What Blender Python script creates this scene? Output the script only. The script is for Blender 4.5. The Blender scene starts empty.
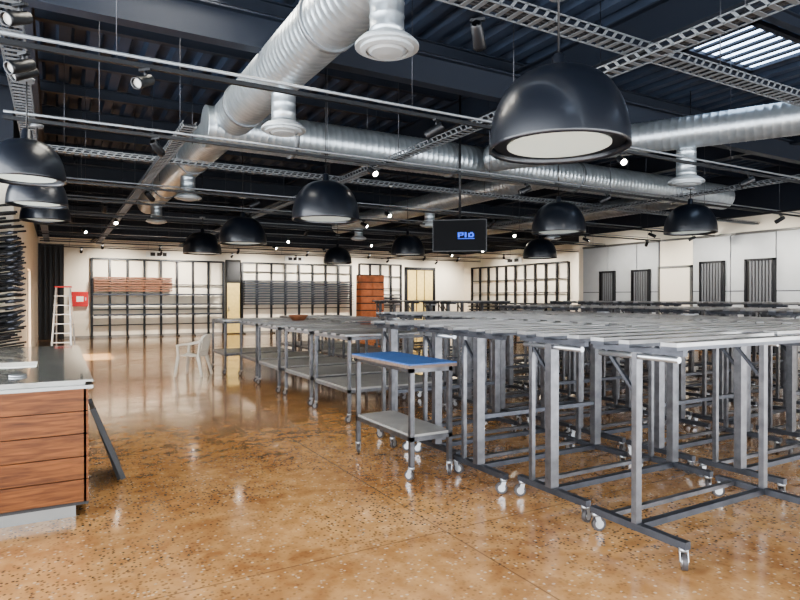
import bpy, math, random
from mathutils import Vector, Matrix
random.seed(7)
S=bpy.context.scene
COL=S.collection

# ---------------- materials ----------------
def lin(c):
    r=[]
    for v in c:
        v/=255.0
        r.append(v/12.92 if v<=0.04045 else ((v+0.055)/1.055)**2.4)
    return (*r,1.0)
def mat(name,rgb,rough=0.5,metal=0.0,emit=None,estr=0.0,var=0.0,scale=8.0,bump=0.0,bscale=40.0,stretch=None,coat=0.0,spec=None):
    m=bpy.data.materials.new(name); m.use_nodes=True
    nt=m.node_tree; b=nt.nodes['Principled BSDF']
    b.inputs['Base Color'].default_value=lin(rgb)
    b.inputs['Roughness'].default_value=rough
    b.inputs['Metallic'].default_value=metal
    if spec is not None: b.inputs['Specular IOR Level'].default_value=spec
    if coat: b.inputs['Coat Weight'].default_value=coat
    if emit:
        b.inputs['Emission Color'].default_value=lin(emit); b.inputs['Emission Strength'].default_value=estr
    tc=nt.nodes.new('ShaderNodeTexCoord'); mp=nt.nodes.new('ShaderNodeMapping')
    nt.links.new(tc.outputs['Object'],mp.inputs[0])
    if stretch: mp.inputs['Scale'].default_value=stretch
    if var>0:
        n=nt.nodes.new('ShaderNodeTexNoise'); n.inputs['Scale'].default_value=scale; n.inputs['Detail'].default_value=5
        nt.links.new(mp.outputs[0],n.inputs[0])
        cr=nt.nodes.new('ShaderNodeValToRGB')
        c=lin(rgb)
        cr.color_ramp.elements[0].position=0.3; cr.color_ramp.elements[1].position=0.7
        cr.color_ramp.elements[0].color=(*[x*(1-var) for x in c[:3]],1)
        cr.color_ramp.elements[1].color=(*[min(1,x*(1+var)) for x in c[:3]],1)
        nt.links.new(n.outputs[0],cr.inputs[0]); nt.links.new(cr.outputs[0],b.inputs['Base Color'])
    if bump>0:
        n2=nt.nodes.new('ShaderNodeTexNoise'); n2.inputs['Scale'].default_value=bscale
        nt.links.new(mp.outputs[0],n2.inputs[0])
        bp=nt.nodes.new('ShaderNodeBump'); bp.inputs['Strength'].default_value=bump; bp.inputs['Distance'].default_value=0.01
        nt.links.new(n2.outputs[0],bp.inputs['Height']); nt.links.new(bp.outputs[0],b.inputs['Normal'])
    return m

M={}
M['steel']=mat('brushed_steel',(98,98,101),0.34,0.8,var=0.25,scale=12)
M['steel_d']=mat('dark_steel',(70,72,78),0.4,0.7,var=0.2,scale=10)
M['steel_top']=mat('steel_top',(132,132,132),0.3,0.7,var=0.3,scale=3)
M['wood_top']=mat('brown_board',(104,88,78),0.5,0,var=0.35,scale=6,stretch=(1,8,8))
M['galv']=mat('galvanised_metal',(172,180,186),0.34,0.75,var=0.12,scale=7)
M['tray']=mat('tray_metal',(120,124,128),0.45,0.55)
M['black']=mat('black_powdercoat',(20,22,26),0.45,0.1)
M['lampblack']=mat('pendant_black_enamel',(16,20,28),0.34,0.1,coat=0.2)
M['lampin']=mat('pendant_diffuser',(205,216,210),0.5,0,emit=(225,235,230),estr=0.16)
M['navy']=mat('ceiling_deck_paint',(48,60,80),0.6,0.1,var=0.15,scale=3)
M['navyb']=mat('ceiling_beam_paint',(28,35,48),0.55,0.1)
M['cream']=mat('cream_wall_paint',(232,223,206),0.75,0,var=0.04,scale=1.5)
M['grey_panel']=mat('grey_cladding',(168,171,173),0.5,0.1,var=0.06,scale=2)
M['grey_seam']=mat('panel_seam',(96,98,102),0.6)
M['white']=mat('white_plastic',(225,224,218),0.4)
M['offwhite']=mat('white_door_paint',(222,214,200),0.5)
M['tan']=mat('tan_door',(214,190,120),0.5,var=0.1)
M['rubber']=mat('caster_rubber',(66,62,62),0.5)
M['castm']=mat('caster_zinc',(165,168,172),0.3,0.8)
M['blue']=mat('blue_cover',(52,92,150),0.45,0,var=0.12,scale=6)
M['greyboard']=mat('grey_board',(140,138,134),0.4,0.1,var=0.12,scale=5)
M['red']=mat('red_paint',(190,36,34),0.4)
M['orange']=mat('terracotta_wood',(190,112,66),0.5,0,var=0.25,scale=5)
M['brown']=mat('brown_rod',(120,78,54),0.5,0,var=0.3,scale=9)
M['glassy']=mat('counter_glass',(132,134,130),0.1,0.2,coat=0.6)
M['trim']=mat('counter_steel_trim',(120,120,118),0.3,0.7)
M['chair']=mat('chair_plastic',(222,220,212),0.35)
M['sky']=mat('rooflight_polycarbonate',(210,225,240),0.5,0,emit=(200,222,250),estr=3.5)
M['skyw']=mat('sunlit_rooflight',(240,240,235),0.5,0,emit=(255,248,232),estr=14)
M['led']=mat('spot_led',(255,250,240),0.5,0,emit=(255,246,232),estr=30.0)
M['screen']=mat('tv_screen_black',(8,9,12),0.5,spec=.08)
M['logo']=mat('tv_logo_blue',(60,90,190),0.5,0,emit=(60,90,220),estr=.45,spec=.05)
M['dark']=mat('dark_opening',(40,38,38),0.7)
M['dgrey']=mat('duct_diffuser_white',(170,176,180),0.4,0.3)
M['alu']=mat('ladder_aluminium',(190,192,194),0.35,0.5)

def wood_planks():
    m=mat('walnut_planks',(122,78,50),0.42)
    nt=m.node_tree; b=nt.nodes['Principled BSDF']
    tc=nt.nodes.new('ShaderNodeTexCoord'); mp=nt.nodes.new('ShaderNodeMapping'); mp.inputs['Scale'].default_value=(1.2,1.2,14)
    nt.links.new(tc.outputs['Object'],mp.inputs[0])
    n=nt.nodes.new('ShaderNodeTexNoise'); n.inputs['Scale'].default_value=3; n.inputs['Detail'].default_value=8; n.inputs['Distortion'].default_value=0.6
    nt.links.new(mp.outputs[0],n.inputs[0])
    cr=nt.nodes.new('ShaderNodeValToRGB')
    cr.color_ramp.elements[0].position=0.3; cr.color_ramp.elements[1].position=0.72
    cr.color_ramp.elements[0].color=lin((68,38,20)); cr.color_ramp.elements[1].color=lin((122,76,42))
    nt.links.new(n.outputs[0],cr.inputs[0]); nt.links.new(cr.outputs[0],b.inputs['Base Color'])
    b.inputs['Specular IOR Level'].default_value=.25
    return m
M['walnut']=wood_planks()

def floor_mat():
    m=bpy.data.materials.new('polished_concrete'); m.use_nodes=True
    nt=m.node_tree; b=nt.nodes['Principled BSDF']; L=nt.links.new
    tc=nt.nodes.new('ShaderNodeTexCoord')
    def noise(s,d=6,dist=0.0):
        n=nt.nodes.new('ShaderNodeTexNoise'); n.inputs['Scale'].default_value=s; n.inputs['Detail'].default_value=d; n.inputs['Distortion'].default_value=dist
        L(tc.outputs['Object'],n.inputs[0]); return n
    def ramp(src,p0,c0,p1,c1):
        r=nt.nodes.new('ShaderNodeValToRGB'); r.color_ramp.elements[0].position=p0; r.color_ramp.elements[1].position=p1
        r.color_ramp.elements[0].color=c0; r.color_ramp.elements[1].color=c1; L(src,r.inputs[0]); return r
    def mix(f,a,c,mode='MIX'):
        x=nt.nodes.new('ShaderNodeMix'); x.data_type='RGBA'; x.blend_type=mode
        if isinstance(f,float): x.inputs[0].default_value=f
        else: L(f,x.inputs[0])
        for s,i in ((a,6),(c,7)):
            if isinstance(s,tuple): x.inputs[i].default_value=s
            else: L(s,x.inputs[i])
        return x.outputs[2]
    base=ramp(noise(0.8,8,0.6).outputs[0],0.34,lin((146,98,56)),0.66,lin((208,160,106))).outputs[0]
    W=(1,1,1,1);K=(0,0,0,1)
    mot=ramp(noise(7,8,0.3).outputs[0],0.35,lin((138,96,58)),0.7,lin((216,174,122))).outputs[0]
    c=mix(0.42,base,mot)
    # aggregate zones
    zone=ramp(noise(0.55,4,0.8).outputs[0],0.4,K,0.56,W).outputs[0]
    v=nt.nodes.new('ShaderNodeTexVoronoi'); v.inputs['Scale'].default_value=40; L(tc.outputs['Object'],v.inputs[0])
    sp=ramp(v.outputs['Distance'],0.28,W,0.48,K).outputs[0]
    sep=nt.nodes.new('ShaderNodeSeparateColor'); L(v.outputs['Color'],sep.inputs[0])
    sel=ramp(sep.outputs[0],0.52,W,0.58,K).outputs[0]
    mu=mix(1.0,sp,sel,'MULTIPLY')
    zz=mix(1.0,mu,mix(zone,(0.2,0.2,0.2,1),(.95,.95,.95,1)),'MULTIPLY')
    c=mix(zz,c,lin((78,60,46)))
    sel2=ramp(sep.outputs[1],0.84,K,0.9,W).outputs[0]
    c=mix(mix(1.0,mix(1.0,sp,sel2,'MULTIPLY'),(0.5,0.5,0.5,1),'MULTIPLY'),c,lin((232,214,184)))
    # saw-cut joints
    br=nt.nodes.new('ShaderNodeTexBrick'); br.offset=0.0; br.inputs['Scale'].default_value=1.0
    br.inputs['Brick Width'].default_value=4.6; br.inputs['Row Height'].default_value=4.6; br.inputs['Mortar Size'].default_value=0.006
    br.inputs['Color1'].default_value=K; br.inputs['Color2'].default_value=K; br.inputs['Mortar'].default_value=W
    mp=nt.nodes.new('ShaderNodeMapping'); mp.inputs['Location'].default_value=(2.3,1.2,0); L(tc.outputs['Object'],mp.inputs[0]); L(mp.outputs[0],br.inputs[0])
    c=mix(mix(1.0,br.outputs[0],(0.6,0.6,0.6,1),'MULTIPLY'),c,lin((96,72,52)))
    L(c,b.inputs['Base Color'])
    rr=nt.nodes.new('ShaderNodeMapRange'); L(noise(2.2,6,0.4).outputs[0],rr.inputs[0])
    rr.inputs[1].default_value=0.3; rr.inputs[2].default_value=0.7; rr.inputs[3].default_value=0.1; rr.inputs[4].default_value=0.26
    L(rr.outputs[0],b.inputs['Roughness'])
    b.inputs['IOR'].default_value=1.65
    b.inputs['Coat Weight'].default_value=0.6; b.inputs['Coat Roughness'].default_value=0.09
    return m
M['floor']=floor_mat()

# ---------------- mesh builder ----------------
class B:
    def __init__(s,name): s.name=name; s.v=[]; s.f=[]; s.mi=[]; s.sm=[]; s.mats=[]
    def _m(s,k):
        if k not in s.mats: s.mats.append(k)
        return s.mats.index(k)
    def face(s,idx,k,smooth=False): s.f.append(idx); s.mi.append(s._m(k)); s.sm.append(smooth)
    def box(s,x0,x1,y0,y1,z0,z1,k):
        n=len(s.v)
        s.v+=[(x0,y0,z0),(x1,y0,z0),(x1,y1,z0),(x0,y1,z0),(x0,y0,z1),(x1,y0,z1),(x1,y1,z1),(x0,y1,z1)]
        for q in ((0,3,2,1),(4,5,6,7),(0,1,5,4),(1,2,6,5),(2,3,7,6),(3,0,4,7)):
            s.face([n+i for i in q],k)
    def frame(s,p,q):
        a=(Vector(q)-Vector(p)); L=a.length; a.normalize()
        up=Vector((0,0,1)) if abs(a.z)<0.95 else Vector((0,1,0))
        r=a.cross(up).normalized(); u=r.cross(a).normalized()
        return a,r,u,L
    def beam(s,p,q,w,h,k,w2=None,h2=None):
        a,r,u,L=s.frame(p,q); n=len(s.v)
        w2=w if w2 is None else w2; h2=h if h2 is None else h2
        for P,ww,hh in ((Vector(p),w,h),(Vector(q),w2,h2)):
            for sx,sy in ((-1,-1),(1,-1),(1,1),(-1,1)):
                s.v.append(tuple(P+r*sx*ww/2+u*sy*hh/2))
        for f in ((3,2,1,0),(4,5,6,7),(0,1,5,4),(1,2,6,5),(2,3,7,6),(3,0,4,7)):
            s.face([n+i for i in f],k)
    def rev(s,p,q,prof,seg,k,caps=True,smooth=True):
        """prof: list of (t metres along axis, radius)"""
        a,r,u,L=s.frame(p,q); P=Vector(p); n=len(s.v)
        for t,rad in prof:
            for i in range(seg):
                an=2*math.pi*i/seg
                s.v.append(tuple(P+a*t+(r*math.cos(an)+u*math.sin(an))*rad))
        for j in range(len(prof)-1):
            for i in range(seg):
                i2=(i+1)%seg
                s.face([n+j*seg+i,n+j*seg+i2,n+(j+1)*seg+i2,n+(j+1)*seg+i],k,smooth)
        if caps:
            s.face([n+i for i in range(seg)][::-1],k)
            s.face([n+(len(prof)-1)*seg+i for i in range(seg)],k)
    def cyl(s,p,q,rad,k,seg=12,r2=None,caps=True):
        L=(Vector(q)-Vector(p)).length
        s.rev(p,q,[(0,rad),(L,rad if r2 is None else r2)],seg,k,caps)
    def caster(s,x,y,z0=0,r=0.045,ang=0.0):
        c,sn=math.cos(ang),math.sin(ang)
        o=0.02
        cx,cy=x+o*c,y+o*sn
        s.cyl((cx-sn*0.014,cy+c*0.014,z0+r),(cx+sn*0.014,cy-c*0.014,z0+r),r,'rubber',14)
        s.cyl((cx-sn*0.018,cy+c*0.018,z0+r),(cx+sn*0.018,cy-c*0.018,z0+r),r*0.62,'castm',12)
        for sg in (1,-1):
            s.beam((cx-sn*0.022*sg,cy+c*0.022*sg,z0+r),(x-sn*0.022*sg,y+c*0.022*sg,z0+2*r+0.012),0.004,0.035,'castm')
        s.cyl((x,y,z0+2*r+0.008),(x,y,z0+2*r+0.03),0.03,'castm',10)
    def mesh(s):
        me=bpy.data.meshes.new(s.name); me.from_pydata(s.v,[],s.f); me.update()
        for k in s.mats: me.materials.append(M[k])
        me.polygons.foreach_set('material_index',s.mi); me.polygons.foreach_set('use_smooth',s.sm)
        me.update(); return me
    def obj(s,loc=(0,0,0),rz=0,parent=None,name=None):
        o=bpy.data.objects.new(name or s.name,s.mesh()); COL.objects.link(o); o.location=loc; o.rotation_euler=(0,0,rz)
        if parent: o.parent=parent
        return o
def inst(name,me,loc,rz=0):
    o=bpy.data.objects.new(name,me); COL.objects.link(o); o.location=loc; o.rotation_euler=(0,0,rz); return o

# ---------------- room shell ----------------
XL,XR,YF,YB,ZC=-0.6,18.9,-4.0,26.1,5.1
b=B('floor'); b.box(-3.2,19.3,YF-.2,YB+.2,-0.1,0,'floor'); b.obj()
b=B('ceiling')
x=-3.2; 
while x<19.2:
    ye=YB+.2 if x>-.8 else 11.8
    for (xa,za,xb,zb) in ((x,ZC,x+.14,ZC),(x+.14,ZC,x+.18,ZC+.09),(x+.18,ZC+.09,x+.32,ZC+.09),(x+.32,ZC+.09,x+.36,ZC)):
        n=len(b.v); b.v+=[(xa,YF-.2,za),(xb,YF-.2,zb),(xb,ye,zb),(xa,ye,za)]; b.face([n+3,n+2,n+1,n],'navy')
    x+=.36
b.box(-6.2,19.3,YF-.3,11.8,ZC+.12,ZC+.2,'navy'); b.box(-.8,19.3,11.8,YB+.3,ZC+.12,ZC+.2,'navy')  # roof slab runs past left wall: added unseen overhang that blocks the sun
b.obj()
b=B('ceiling_beams')
y=-3.2
while y<26:
    xs=-3.1 if y<11.5 else -.75
    b.box(xs,18.85,y-.05,y+.05,ZC-.02,ZC-.005,'navyb'); b.box(xs,18.85,y-.006,y+.006,ZC-.16,ZC-.02,'navyb'); b.box(xs,18.85,y-.05,y+.05,ZC-.175,ZC-.16,'navyb')
    y+=1.45
for xx in (-0.3,5.9,12.1):
    b.box(xx-.09,xx+.09,-3.9,26,ZC-.22,ZC-.2,'navyb'); b.box(xx-.01,xx+.01,-3.9,26,ZC-.6,ZC-.22,'navyb'); b.box(xx-.09,xx+.09,-3.9,26,ZC-.62,ZC-.6,'navyb')
for yy in (6.2,15.2,22.0):
    xs=-3.1 if yy<11 else -.6
    b.box(xs,18.85,yy-.08,yy+.08,ZC-.58,ZC-.56,'navyb'); b.box(xs,18.85,yy-.01,yy+.01,ZC-.9,ZC-.58,'navyb'); b.box(xs,18.85,yy-.08,yy+.08,ZC-.92,ZC-.9,'navyb')
b.obj()
WH=3.85
def wallbox(b,x0,x1,y0,y1,z0=0):
    b.box(x0,x1,y0,y1,z0,WH,'cream'); b.box(x0,x1,y0,y1,WH,ZC+.1,'navyb')
b=B('wall_back'); wallbox(b,-3.2,19.3,YB,YB+.2); b.obj()
b=B('wall_right'); wallbox(b,18.9,19.1,16.0,YB); wallbox(b,16.8,18.9,15.8,16.0); wallbox(b,16.8,17.0,YF,15.8); b.obj()
b=B('wall_left')
wallbox(b,XL-.2,XL,11.6,16.9); wallbox(b,XL-.2,XL,18.9,YB); wallbox(b,XL-.2,XL,16.9,18.9,2.3)
wallbox(b,-3.0,XL-.2,11.6,11.8); wallbox(b,-3.2,-3.0,9.0,11.8)
b.box(-3.2,-3.0,YF,9.0,0,.4,'cream'); b.box(-3.2,-3.0,YF,9.0,4.85,ZC+.1,'navyb')
b.obj()
b=B('wall_front')
b.box(-3.2,17.0,YF-.2,YF,3.2,ZC+.1,'navyb')
b.obj()
b=B('window_1')
xx=-3.0
while xx<=16.8:
    b.box(xx-.04,xx+.04,YF-.14,YF-.04,0,3.2,'black'); xx+=2.475
b.box(-3.0,16.8,YF-.14,YF-.04,0,.1,'black'); b.box(-3.0,16.8,YF-.14,YF-.04,2.4,2.48,'black')
b.obj()
b=B('added_side_glazing')  # unseen left glazing, added to let daylight onto ceiling and ducts
yy=-3.9
while yy<=9.0:
    b.box(-3.14,-3.06,yy-.03,yy+.03,.4,4.85,'black'); yy+=2.14
b.box(-3.14,-3.06,YF,9.0,.4,.46,'black'); b.box(-3.14,-3.06,YF,9.0,2.6,2.66,'black')
b.obj()
b=B('door_1')
for yy in (16.9,17.87,18.84): b.box(XL-.12,XL-.06,yy,yy+.06,0,2.3,'black')
b.box(XL-.12,XL-.06,16.9,18.9,2.24,2.3,'black')
b.obj()
b=B('baseboard_back'); b.box(XL,18.9,YB-.02,YB,0,.1,'greyboard'); b.obj()

b=B('door_2')
b.box(15.3,16.9,YB-.06,YB-.001,0,3.0,'dark')
b.box(15.36,15.84,YB-.09,YB-.06,.05,2.95,'tan'); b.box(16.36,16.84,YB-.09,YB-.06,.05,2.95,'tan'); b.box(15.9,16.3,YB-.1,YB-.06,.05,2.95,'tan')
b.cyl((16.3,YB-.13,1.0),(16.3,YB-.13,1.3),.02,'castm',8)
b.box(15.2,15.3,YB-.1,YB,0,3.1,'black'); b.box(16.9,17.0,YB-.1,YB,0,3.1,'black'); b.box(15.2,17.0,YB-.1,YB,3.0,3.1,'black')
b.obj()
b=B('door_3')
b.box(6.3,6.95,YB-.06,YB-.001,0,3.2,'dark'); b.box(6.36,6.9,YB-.09,YB-.06,2.3,3.1,'black'); b.box(6.36,6.9,YB-.09,YB-.06,.05,2.2,'tan')
b.cyl((6.42,YB-.13,1.0),(6.42,YB-.13,1.2),.02,'castm',8)
b.obj()
b=B('door_4')
b.box(16.72,16.799,11.45,12.5,0,2.15+.35,'offwhite'); b.box(16.7,16.8,11.38,11.45,0,2.55,'trim'); b.box(16.7,16.8,12.5,12.57,0,2.55,'trim'); b.box(16.7,16.8,11.38,12.57,2.5,2.57,'trim')
b.cyl((16.66,11.6,1.05),(16.66,11.75,1.05),.015,'castm',8)
b.obj()
b=B('window_2')
b.box(XL+.02,.25,YB-.05,YB-.001,0,3.6,'dark')
for i in range(5): b.box(XL+.04+i*.17,XL+.1+i*.17,YB-.1,YB-.05,0.02,3.6,'black')
b.obj()

b=B('wall_cladding_panel')
segs=[(4.0,5.3),(5.3,6.6),(6.6,7.9),(7.9,8.95),(8.95,10.2),(10.2,11.38),(12.57,13.4),(13.4,14.6),(14.6,15.75)]
for (a,c) in segs:
    b.box(16.74,16.799,a+.015,c-.015,.02,1.75,'grey_panel'); b.box(16.74,16.799,a+.015,c-.015,1.78,3.35,'grey_panel')
    b.box(16.77,16.799,a-.01,c+.01,.02,3.36,'grey_seam')
b.box(16.72,16.799,4,15.75,3.36,3.42,'trim')
b.obj()
def dframe(y0,y1,z0,z1):
    b=B('wall_display_frame')
    X=16.68
    b.box(X,X+.055,y0,y1,z0,z1,'dark')
    for a,c in ((y0,y0+.06),(y1-.06,y1)): b.box(X-.05,X,a,c,z0,z1,'black')
    b.box(X-.05,X,y0,y1,z1-.06,z1,'black'); b.box(X-.05,X,y0,y1,z0,z0+.06,'black')
    n=int((y1-y0-.12)/.09)
    for i in range(n): 
        yy=y0+.09+i*.09; b.box(X-.03,X,yy,yy+.05,z0+.06,z1-.06,'grey_seam')
    b.obj()
dframe(10.35,11.1,.02,2.65); dframe(8.93,9.75,.02,2.65); dframe(12.85,13.55,.02,2.5); dframe(14.25,14.9,.02,2.5); dframe(6.9,7.7,.02,2.65)

def wallrack(name,x0,x1,yw,H,npost,rows,dense=None):
    b=B(name)
    W=x1-x0
    for i in range(npost):
        xx=i*W/(npost-1)
        b.box(xx-.04,xx+.04,-.1,0,0,H,'black'); b.box(xx-.03,xx+.03,-.5,0,0,.06,'black')
    for z in rows: b.box(0,W,-.12,-.07,z-.02,z+.02,'black')
    b.box(0,W,-.13,-.06,H-.05,H+.02,'black')
    if dense:
        for (xa,xb,za,zb,n,k) in dense:
            for i in range(n):
                z=za+(zb-za)*i/max(1,n-1)
                b.box(xa,xb,-.32+.04*math.sin(i*1.7),-.1,z-.03,z+.03,k)
                for xx in [j*W/(npost-1) for j in range(npost)]:
                    if xa-.1<=xx<=xb+.1: b.box(xx-.02,xx+.02,-.34,-.1,z-.05,z-.03,'steel_d')
    return b
r=wallrack('wall_display_rack',1.19,6.2,0,3.1,9,[.5,1.1,1.7,2.1],[(0.05,2.9,1.85,2.35,6,'brown'),(0.05,4.9,.9,1.7,3,'steel_d')]); r.obj((1.19,YB-.03,0))
r=wallrack('wall_display_rack',7.0,12.2,0,3.1,9,[.5,1.1,2.7],[(0.05,5.1,1.3,2.3,10,'steel_d')]); r.obj((7.0,YB-.03,0))
r=wallrack('wall_display_rack',12.7,15.0,0,3.2,5,[.5,1.1,2.0,2.6],[(0.05,2.2,1.2,1.7,4,'steel_d')]); r.obj((12.65,YB-.03,0))
r=wallrack('wall_display_rack',0,6.8,0,3.1,11,[.6,1.2,1.8,2.4],[(0.05,6.7,.8,1.3,4,'steel_d')]); o=r.obj((18.87,25.3,0),-math.pi/2)
for (x,y) in ((3.6,YB-.01),(9.4,YB-.01)):
    b=B('aisle_number_sign'); b.box(-.45,.45,-.04,0,-.12,.12,'white'); b.box(-.3,-.12,-.05,-.04,-.07,.07,'dark'); b.box(-.05,.1,-.05,-.04,-.07,.07,'dark'); b.box(.17,.32,-.05,-.04,-.07,.07,'dark'); b.obj((x,y,3.33))
b=B('aisle_number_sign'); b.box(-.04,0,-.6,.6,-.12,.12,'white'); b.box(-.05,-.04,-.4,-.1,-.07,.07,'dark'); b.box(-.05,-.04,.05,.4,-.07,.07,'dark'); b.obj((18.89,22.1,3.33))
# step ladder by the far left wall
b=B('step_ladder')
for sx in (-.22,.22):
    b.beam((sx*1.15,0,.0),(sx*.8,.35,1.9),.045,.06,'alu'); b.beam((sx*1.15,.85,.0),(sx*.8,.4,1.9),.035,.04,'alu')
for i in range(1,7):
    f=i/7; b.box(-.23,.23,.35*f-.05,.35*f+.05,1.9*f-.012,1.9*f+.012,'alu')
b.box(-.22,.22,.28,.47,1.88,1.92,'red'); b.beam((.24,.12,.75),(.24,.65,.75),.02,.02,'alu'); b.beam((-.24,.12,.75),(-.24,.65,.75),.02,.02,'alu')
b.obj((.12,20.0,0),-.15)
b=B('tile_sample_cabinet')
b.box(-.55,.55,-.3,.3,0,.1,'dark')
for i in range(8):
    z=.1+i*.31; b.box(-.55,.55,-.28,.3,z,z+.27,'orange'); b.box(-.5,-.02,-.31,-.28,z+.03,z+.24,'orange'); b.box(.02,.5,-.31,-.28,z+.03,z+.24,'orange'); b.box(-.55,.55,-.25,.3,z+.27,z+.31,'dark')
b.obj((12.1,23.8,0),-.1)

b=B('fire_hose_cabinet')
b.box(-.28,.28,-.16,-.001,-.28,.28,'red'); b.box(-.24,.24,-.17,-.16,-.24,.24,'red'); b.box(-.12,.12,-.175,-.17,-.1,.1,'white'); b.box(.18,.21,-.19,-.17,-.06,.06,'castm')
b.obj((.78,YB,1.52))

# ---------------- counter ----------------
b=B('sales_counter')
b.box(-1.55,.12,4.97,8.3,0,.1,'trim')
b.box(-1.62,.2,4.9,8.4,.1,.12,'dark')
nz=5; z0=.12; hz=(.94-.12)/nz
for i in range(nz):
    za=z0+i*hz
    b.box(-1.62,.185,4.9,4.93,za+.003,za+hz-.003,'walnut'); b.box(.17,.2,4.9,8.4,za+.003,za+hz-.003,'walnut')
b.box(-1.6,.17,4.93,8.38,.12,.94,'dark')
b.box(-1.65,.23,4.87,8.43,.94,.965,'trim')
b.box(-1.6,.18,4.9,8.4,.965,.99,'glassy')
b.box(-1.65,.23,4.87,8.43,.99,1.005,'glassy')
b.box(-1.2,-.8,5.4,5.7,1.005,1.012,'white'); b.box(-.5,-.15,6.0,6.4,1.005,1.012,'white')
b.cyl((-.25,5.3,1.005),(-.25,5.3,1.02),.06,'castm',16)
b.obj()
b=B('leaning_display_panel')
b.beam((.47,5.95,.02),(.27,5.95,.62),.5,.03,'dark')
b.beam((.5,5.68,.03),(.26,5.68,.66),.03,.04,'black'); b.beam((.5,6.22,.03),(.26,6.22,.66),.03,.04,'black')
b.obj()

b=B('sample_rod_rack')
for yy in (8.9,9.8,10.7,11.4):
    b.box(-1.0,-.92,yy-.04,yy+.04,0,3.0,'black')
    for j in range(26):
        z=.55+j*.085
        b.cyl((-.95,yy,z),(-.42-.06*(j%3),yy-.04,z+.07),.016,'black',6)
        if 6<j<22: b.rev((-.55,yy-.02,z+.05),(-.42,yy-.04,z+.075),[(0,.02),(.06,.03),(.12,.008)],6,'steel_d')
for z in (.06,1.5,2.95): b.box(-1.0,-.94,8.9,11.4,z-.03,z+.03,'black')
for yy in (8.5,): b.box(-1.0,-.85,yy,yy+.1,0,3.0,'black')
b.box(-1.1,-1.04,8.45,11.5,0,3.05,'dark')
b.obj()

# ---------------- tables ----------------
def shelf_table(name,LX,LY,H,shelf,topk,slats,post=.04):
    b=B(name)
    for x in (post/2,LX-post/2):
        for y in (post/2,LY-post/2):
            b.box(x-post/2,x+post/2,y-post/2,y+post/2,.12,H-.03,'steel')
            b.caster(x,y,0,.045,random.uniform(0,6.28))
    for z in (shelf,H-.06):
        b.box(0,LX,0,post,z-.02,z+.02,'steel'); b.box(0,LX,LY-post,LY,z-.02,z+.02,'steel')
        b.box(0,post,0,LY,z-.02,z+.02,'steel'); b.box(LX-post,LX,0,LY,z-.02,z+.02,'steel')
    b.box(.01,LX-.01,.01,LY-.01,shelf+.02,shelf+.04,'greyboard')
    if slats:
        n=slats
        for i in range(n):
            y=LY*i/n; b.box(-.03,LX+.03,y+.03,y+LY/n-.09,H-.035,H-.008,topk)
    else:
        b.box(-.03,LX+.03,-.03,LY+.03,H-.04,H-.012,'wood_top'); b.box(-.028,LX+.028,-.028,LY+.028,H-.012,H,topk)
    return b
bt=shelf_table('rolling_worktable',.44,1.1,1.02,.36,'blue',0); bt.obj((2.66,4.46,0))
t1=shelf_table('steel_shelf_trolley',1.5,1.15,1.13,.4,'steel_top',4).mesh()
for i in range(4):
    inst('steel_shelf_trolley',t1,(3.2+.03*(i%2),6.9+i*1.38,0))
for i in range(4):
    inst('steel_shelf_trolley',t1,(5.0+.02*(i%3),9.9+i*1.38-.2,0) if i>0 else (3.0,12.5,0))

def heavy_rack(LX,H,k=0,pw=.08,thin=True):
    b=B('rolling_slab_rack')
    D=.72
    for j,x in enumerate((0,LX)):
        b.box(x-.025,x+.025,-D/2,D/2,.12,.165,'steel_d')
        b.caster(x,-D/2+.03,0,.048,random.uniform(0,6.28)); b.caster(x,D/2-.03,0,.048,random.uniform(0,6.28))
        b.box(x-pw/2,x+pw/2,-pw/2.6,pw/2.6,.165,H-.08,'steel')
        b.box(x-.02,x+.02,-D/2+.02,D/2-.02,H-.08,H-.045,'steel_d')
        if thin: b.box(x-.018,x+.018,D/2-.16,D/2-.125,.165,H-.08,'steel')
        b.beam((x,.03,H-.32),(x,.24,H-.08),.02,.02,'steel_d')
        if j==0 and k%2==0: b.cyl((x,-D/2+.06,H-.105),(x,D/2-.06,H-.105),.02,'castm',10)
    b.box(0,LX,-.025,.025,.12,.16,'steel_d')
    if k%2: b.box(0,LX,-.02,.02,.55,.585,'steel_d')
    b.box(0,LX,D/2-.16,D/2-.12,.13,.16,'steel')
    for i,y in enumerate((-.28,0,.26)):
        w=.04 if (i+k)%2 else .055
        b.box(-.07-.05*((i+k)%2),LX+.07,y-w,y+w,H-.045,H-.024,'steel_d'); b.box(-.07-.05*((i+k)%2),LX+.07,y-w,y+w,H-.024,H,'steel_top')
    return b.mesh()
hr=[heavy_rack(1.42,1.33,0),heavy_rack(1.42,1.33,1)]
hn=heavy_rack(1.42,1.33,0,.05,False)
def block(x0,n,y0,pitch,meshes,jit=.05):
    for i in range(n):
        inst('rolling_slab_rack',meshes[i%2],(x0+random.uniform(-jit,jit),y0+i*pitch,0))
inst('rolling_slab_rack',hn,(3.2,2.56,0))
block(3.2,4,3.36,.78,hr)
block(5.02,9,2.95,.78,hr)
block(6.85,9,2.7,.78,hr)
hr2=[heavy_rack(1.5,1.42,0),heavy_rack(1.5,1.42,1)]
block(8.8,8,4.5,.85,hr2,.08)
hr3=[heavy_rack(1.7,1.5,1),heavy_rack(1.7,1.5,0)]
block(10.9,6,6.0,1.0,hr3,.08)
block(8.6,5,12.6,.9,hr3,.08)

b=B('wicker_basket')
b.rev((0,0,0),(0,0,1),[(0,.12),(.02,.14),(.1,.2),(.11,.2),(.1,.18),(.02,.1)],18,'brown')
b.obj((4.3,11.7,1.122))

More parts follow.
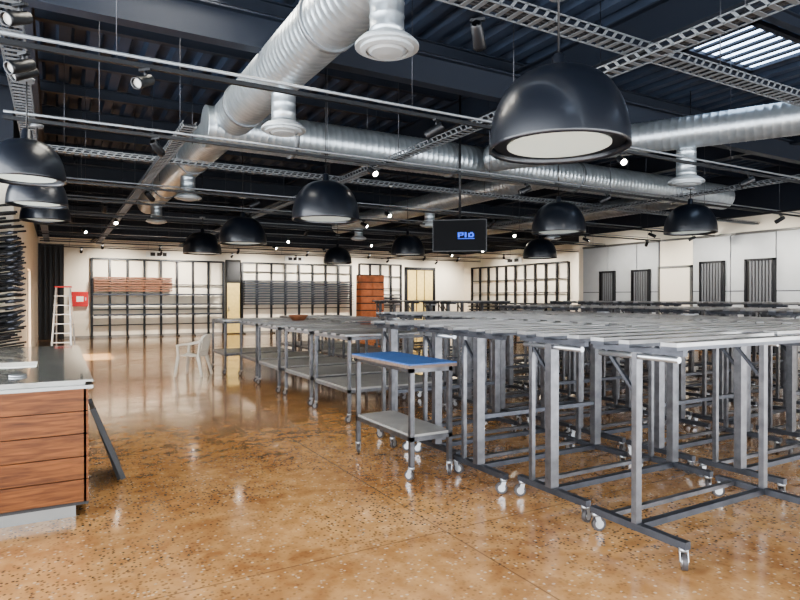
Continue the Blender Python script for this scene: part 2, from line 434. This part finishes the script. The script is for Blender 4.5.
# ---------------- chair ----------------
b=B('plastic_armchair')
k='chair'
n=len(b.v)
N=8
for j in range(N+1):
    for i in range(N+1):
        u=i/N*2-1; v=j/N
        w=.24-.03*v
        b.v.append((u*w,-.22+.44*v,.42+.025*u*u-.02*math.sin(v*math.pi)-.015*v))
for j in range(N+1):
    for i in range(N+1):
        x_,y_,z_=b.v[n+j*(N+1)+i]; b.v.append((x_,y_,z_-.015))
T=(N+1)**2
for j in range(N):
    for i in range(N):
        a=n+j*(N+1)+i
        b.face([a,a+1,a+N+2,a+N+1],k,True); b.face([a+T+N+1,a+T+N+2,a+T+1,a+T],k,True)
ring=[n+i for i in range(N+1)]+[n+j*(N+1)+N for j in range(1,N+1)]+[n+N*(N+1)+i for i in range(N-1,-1,-1)]+[n+j*(N+1) for j in range(N-1,0,-1)]
for i in range(len(ring)):
    a,c=ring[i],ring[(i+1)%len(ring)]; b.face([a,a+T,c+T,c],k)
for sx in (-1,1):
    b.beam((sx*.23,-.2,.41),(sx*.27,-.25,0),.06,.06,k,.04,.04)
    b.beam((sx*.2,.2,.4),(sx*.25,.3,0),.06,.06,k,.04,.04)
    b.beam((sx*.24,-.2,.4),(sx*.27,-.2,.63),.05,.04,k)
    pts=[(sx*.27,-.22,.62),(sx*.285,-.1,.65),(sx*.28,.05,.655),(sx*.25,.2,.68),(sx*.22,.27,.74),(sx*.17,.3,.8),(sx*.09,.315,.825),(0,.32,.83)]
    for p,q in zip(pts,pts[1:]): b.beam(p,q,.055,.035,k)
    b.beam((sx*.21,.2,.4),(sx*.23,.26,.72),.05,.03,k)
for i in range(-3,4):
    b.beam((i*.055,.21,.4),(i*.055,.31-.004*abs(i),.815-.008*i*i),.034,.012,k)
b.beam((-.22,.23,.5),(.22,.23,.5),.02,.04,k)
b.obj((2.42,12.75,0),math.radians(235))

# ---------------- ducts ----------------
def ribbed(b,p,q,r,k='galv',pitch=.1,seg=28,caps=True):
    L=(Vector(q)-Vector(p)).length; prof=[]; t=0
    while t<L-.04:
        prof+=[(t,r),(t+.01,r+.005),(t+.02,r)]; t+=pitch
    prof.append((L,r)); b.rev(p,q,prof,seg,k,caps)
def collar(b,p,q,r,at,w=.06):
    a=(Vector(q)-Vector(p)).normalized(); P=Vector(p)+a*at
    b.cyl(tuple(P),tuple(P+a*w),r+.018,'tray',28)
def diffuser(b,x,y,ztop,z):
    ribbed(b,(x,y,ztop),(x,y,z+.1),.13,'galv',.1,20)
    b.rev((x,y,z+.1),(x,y,z-.1),[(0,.14),(.03,.2),(.07,.24),(.09,.24),(.09,.2),(.11,.2),(.12,.16),(.1,.16),(.13,.12),(.14,.0)],32,'dgrey',False,False)
b=B('ventilation_duct')
DX=2.1
ribbed(b,(DX,-3.5,4.05),(DX,17,4.05),.27)
for yy in (2,4.9,7.6,11,14): collar(b,(DX,-3.5,4.05),(DX,17,4.05),.27,yy+3.5)
ribbed(b,(1.75,8.4,3.92),(13.5,8.4,3.92),.28)
for t in (1.2,4,6.9,9.8): collar(b,(1.75,8.4,3.92),(13.5,8.4,3.92),.28,t)
ribbed(b,(9.6,1.2,3.85),(6.3,8.0,3.92),.22)
ribbed(b,(8.0,8.4,3.9),(8.0,18,3.9),.24)
ribbed(b,(12.6,8.4,3.9),(12.6,19,3.9),.22)
diffuser(b,2.15,3.95,3.9,3.45); diffuser(b,2.15,6.3,3.9,3.4); diffuser(b,7.72,5.35,3.85,3.2)
diffuser(b,2.1,11.5,3.9,3.4); diffuser(b,2.1,15.5,3.9,3.4); diffuser(b,8,12.5,3.8,3.35); diffuser(b,8,16.5,3.8,3.35); diffuser(b,12.6,13,3.8,3.3)
for (x,y) in [(DX,-1),(DX,3),(DX,9.6),(DX,13),(4.5,8.4),(7,8.4),(10.5,8.4),(8,11),(8,15),(12.6,16),(12.6,11)]:
    b.cyl((x-.28,y,3.95),(x-.28,y,ZC),.006,'steel_d',6); b.cyl((x+.28,y,3.95),(x+.28,y,ZC),.006,'steel_d',6)
b.obj()

# ---------------- cable trays ----------------
def tray(p,q,w=.16,h=.06):
    b=B('cable_tray'); P=Vector(p);Q=Vector(q);a=(Q-P);L=a.length;a.normalize(); r=a.cross(Vector((0,0,1))); u=Vector((0,0,1))
    for s in (-1,1):
        o=r*s*w/2
        for zz in (0,h): b.beam(tuple(P+o+u*zz),tuple(Q+o+u*zz),.008,.012,'tray')
        t=0
        while t<L:
            c=P+o+a*t; b.beam(tuple(c),tuple(c+a*.05+u*h),.008,.022,'tray'); t+=.1
    t=0
    while t<L:
        c=P+a*t; b.beam(tuple(c-r*w/2),tuple(c+r*w/2),.04,.006,'tray'); t+=.1
    t=.6
    while t<L:
        c=P+a*t; b.cyl(tuple(c),(c.x,c.y,ZC),.005,'steel_d',6); t+=2.4
    for oo in (-.04,0,.04): b.cyl(tuple(P+r*oo+u*.02),tuple(Q+r*oo+u*.02),.014,'black',6)
    b.obj()
tray((-.28,-3,3.5),(-.28,24,3.5))
tray((1.3,7.0,3.5),(1.3,24,3.5),.14)
tray((4.1,-3,3.5),(4.1,24,3.5),.14)
tray((-.2,3.27,3.58),(16.6,3.27,3.58),.16)
tray((-.5,9.4,3.58),(16.6,9.4,3.58),.12)
tray((10.4,2,3.5),(10.4,24,3.5),.14)

# ---------------- light tracks + spots ----------------
spot=B('track_spotlight')
spot.cyl((0,0,0),(0,0,-.07),.012,'black',8); spot.box(-.05,.05,-.015,.015,-.02,0,'black')
spot.rev((0,-.07,-.06),(0,.11,-.15),[(0,.03),(.01,.04),(.17,.045),(.2,.047),(.2,.038),(.17,.036)],16,'black',False)
a_=Vector((0,.18,-.09)).normalized(); pp=Vector((0,-.07,-.06))+a_*.175
spot.cyl(tuple(pp),tuple(pp+a_*.004),.037,'led',14)
sm=spot.mesh()
spot2=B('track_spotlight'); M['ledoff']=mat('spot_lens_off',(150,150,148),0.2)
spot2.cyl((0,0,0),(0,0,-.07),.012,'black',8); spot2.box(-.05,.05,-.015,.015,-.02,0,'black')
spot2.rev((0,-.07,-.06),(0,.11,-.15),[(0,.03),(.01,.04),(.17,.045),(.2,.047),(.2,.038),(.17,.036)],16,'black',False)
spot2.cyl(tuple(pp),tuple(pp+a_*.004),.037,'ledoff',14)
sm2=spot2.mesh()
TZ=3.36
def lamp(x,y,z,tx,ty,tz,power,ang=70,soft=.05):
    l=bpy.data.lights.new('spot_and_fill_beam','SPOT'); l.energy=power; l.spot_size=math.radians(ang); l.spot_blend=.9; l.color=(1,.94,.85); l.shadow_soft_size=soft
    o=bpy.data.objects.new('spot_and_fill_beam',l); COL.objects.link(o); o.location=(x,y,z)
    o.rotation_euler=Vector((tx-x,ty-y,tz-z)).to_track_quat('-Z','Y').to_euler()
    return o
tracks=[5.0,7.1,10.6,12.4,14.6,17,19.5,22,24.3]
for i,y in enumerate(tracks):
    b=B('lighting_track'); x1=16.6 if y<15.5 else 18.6
    b.box(-.45,x1,y-.018,y+.018,TZ,TZ+.035,'black'); b.cyl((-.45,y,TZ+.08),(x1,y,TZ+.08),.014,'tray',6)
    xx=.4
    while xx<x1:
        b.cyl((xx,y,TZ+.03),(xx,y,ZC),.004,'steel_d',6); xx+=2.6
    b.obj()
    for j in range(7):
        x=.6+j*2.5+(.9*((i*37+j*11)%5)/5)
        if x>x1-.3: continue
        on=(y>12 and (i+j)%3!=0) or (i,j) in ((0,2),(1,1),(1,4),(2,2),(2,5))
        rz=random.choice((0,0,.6,-.7,math.pi,2.4,1.2)) if y<20 else 0
        if on and y<20: rz=random.choice((math.pi,2.6,-2.7))
        o=inst('track_spotlight',sm if on else sm2,(x,y,TZ),rz)
for x in (12.5,):
  for y0 in (2,):
    b=B('lighting_track'); b.box(x-.018,x+.018,y0,23.5,TZ-.08,TZ-.045,'black')
    yy=y0+.5
    while yy<23.5: b.cyl((x,yy,TZ-.05),(x,yy,ZC),.004,'steel_d',6); yy+=2.9
    b.obj()
for (x,y,rz,m_) in ((-.2,5.1,2.2,sm2),(-.2,5.7,2.0,sm2),(-.2,4.6,2.4,sm2),(2.5,3.3,-.8,sm2),(4.1,4.4,.4,sm2)):
    inst('track_spotlight',m_,(x,y,TZ+.14 if y!=5.1 else TZ),rz)
for x in (2,4.5,7.5,10,12.5,15,17.3): lamp(x,24.2,TZ-.15,x,26.1,1.6,290,115)
for y in (17.5,20,22.5): lamp(16.9,y,TZ-.15,18.9,y,1.7,230,115)
for y in (7,9,11,13.5): lamp(14.9,y,TZ-.15,16.8,y,1.9,170,115)
for (x,y) in ((5,14.6),(10,14.6),(3,19.5),(8,19.5),(13.5,19.5)): lamp(x,y,TZ-.15,x,y+1.5,0,170,140,.2)  # wide downward beams added as general fill
for (x,y,w_) in ((.9,10.6,140),(1.3,14.6,170),(.9,17,160),(.8,7.1,80),(4.6,10.6,110),(6,5.0,50),(9,7.1,90)): lamp(x,y,TZ-.15,x+.3,y+.8,0,w_,140,.25)  # more fill beams, added to brighten the dim mid floor

# ---------------- pendants ----------------
def pendant(x,y,zrim,D,ztop=TZ+.12,zc=None):
    R=D/2; H=D*.56
    b=B('dome_pendant_lamp')
    prof=[]
    for i in range(15):
        a=i/14*math.pi/2
        prof.append((H-H*math.cos(a) , R*(math.sin(a)**.72) if i else .03))
    prof=[(t,max(r,.03)) for t,r in prof]; prof.append((H+.02,R*1.0)); prof.append((H+.02,R*.97)); 
    b.rev((0,0,H),(0,0,-.2),prof+[(H-.0,R*.965),(H-.035,R*.95)],44,'lampblack',False)
    b.rev((0,0,H+.1),(0,0,H-.02),[(0,.02),(.02,.04),(.1,.045),(.12,.06)],20,'lampblack')
    b.cyl((0,0,H+.1),(0,0,(zc or ztop)-zrim),.007,'black',8)
    b.rev((0,0,ztop-zrim-.03),(0,0,ztop-zrim),[(0,.06),(.03,.065)],16,'tray')
    b.cyl((0,0,.012),(0,0,.03),R*.93,'lampblack',40)
    b.cyl((0,0,.004),(0,0,.014),R*.74,'lampin',40)
    o=b.obj((x,y,zrim))
P=[(2.67,2.71,2.52,.84),(3.0,7.15,2.6,.86),(3.0,11.1,2.6,.86),(2.95,14.4,2.62,.86),(7.1,7.2,2.66,.86),(9.35,6.4,2.7,.84),(7.9-.35,12.8,2.66,.84),(7.3,16.5,2.62,.84),(10.6,11.4,2.6,.84),
   (-.22,6.15,2.63,.6),(-.18,7.75,2.63,.6),(-.12,9.3,2.63,.6)]
for p in P: pendant(*p, 3.5 if p[0]<0 else TZ+.1, None if p[0]<0 else ZC)

# ---------------- TV ----------------
b=B('hanging_television')
b.box(-.44,.44,-.03,.03,-.26,.26,'black'); b.box(-.425,.425,-.036,-.03,-.245,.245,'screen')
for i,(x0,x1,z0,z1) in enumerate(((-.16,-.12,-.05,.07),(-.12,-.06,.04,.07),(-.12,-.06,-.01,.015),(-.07,-.04,0,.07),(-.02,.02,-.05,.07),(.05,.09,-.05,.05),(.09,.15,.03,.07),(.09,.15,-.05,-.02),(.13,.17,-.03,.04),(-.16,.18,-.085,-.07))):
    b.box(.1+x0*.8,.1+x1*.8,-.039,-.036,z0*.7,z1*.7,'logo')
b.box(-.1,.1,.03,.08,-.1,.1,'black'); b.cyl((0,.06,0),(0,.06,2.42),.02,'black',10)
o=b.obj((5.7,8.0,2.6),-math.radians(40))

# ---------------- skylights ----------------
def skylight(x0,x1,y0,y1,k='sky'):
    b=B('skylight'); z=ZC-.01
    b.box(x0,x1,y0,y1,z-.01,z,k)
    for a in (x0,x1): b.box(a-.04,a+.04,y0-.04,y1+.04,z-.06,z,'navyb')
    for a in (y0,y1): b.box(x0-.04,x1+.04,a-.04,a+.04,z-.06,z,'navyb')
    n=int((x1-x0)/.2)
    for i in range(1,n): 
        xx=x0+i*(x1-x0)/n; b.box(xx-.035,xx+.035,y0,y1,z-.04,z-.01,'navyb')
    b.obj()
skylight(7.6,9.2,4.35,5.3)
skylight(.5,1.6,4.7,7.5,'skyw'); skylight(.3,1.5,-2,.0); skylight(6,8,-1.8,.6); skylight(11,13,-1.8,.6)  # last three: unseen glowing panels added behind the camera for ambient light

# ---------------- world + lights ----------------
w=bpy.data.worlds.new('World'); S.world=w; w.use_nodes=True
nt=w.node_tree; bg=nt.nodes['Background']
bg.inputs[0].default_value=(.92,.96,1,1); bg.inputs[1].default_value=7.5
def portal(loc,d,sx,sy):
    l=bpy.data.lights.new('window_portal','AREA'); l.shape='RECTANGLE'; l.size=sx; l.size_y=sy; l.cycles.is_portal=True
    o=bpy.data.objects.new('window_portal',l); COL.objects.link(o); o.location=loc
    o.rotation_euler=Vector(d).to_track_quat('-Z','Z').to_euler()
    bpy.context.view_layer.update()
    if abs((o.matrix_world.to_3x3()@Vector((1,0,0))).z)>.5: l.size,l.size_y=sy,sx
portal((6.9,YF-.17,1.6),(0,1,0),19.8,3.2)
portal((-3.17,2.5,2.6),(1,0,0),13,4.4)
portal((XL-.17,17.9,1.15),(1,0,0),2,2.3)
l=bpy.data.lights.new('sun','SUN'); l.energy=22; l.angle=math.radians(.6); l.color=(1,.95,.88)
o=bpy.data.objects.new('sun',l); COL.objects.link(o); o.rotation_euler=Vector((.78,.04,-.85)).to_track_quat('-Z','Y').to_euler()

# ---------------- camera ----------------
c=bpy.data.cameras.new('camera'); c.lens=27; c.sensor_width=36; c.clip_end=200
o=bpy.data.objects.new('camera',c); COL.objects.link(o); o.location=(0,0,1.6)
o.rotation_euler=(math.radians(90-.29),0,-math.radians(29.8)); S.camera=o
S.view_settings.view_transform='AgX'
try: S.view_settings.look='AgX - Medium High Contrast'
except Exception: pass
S.view_settings.exposure=0.75
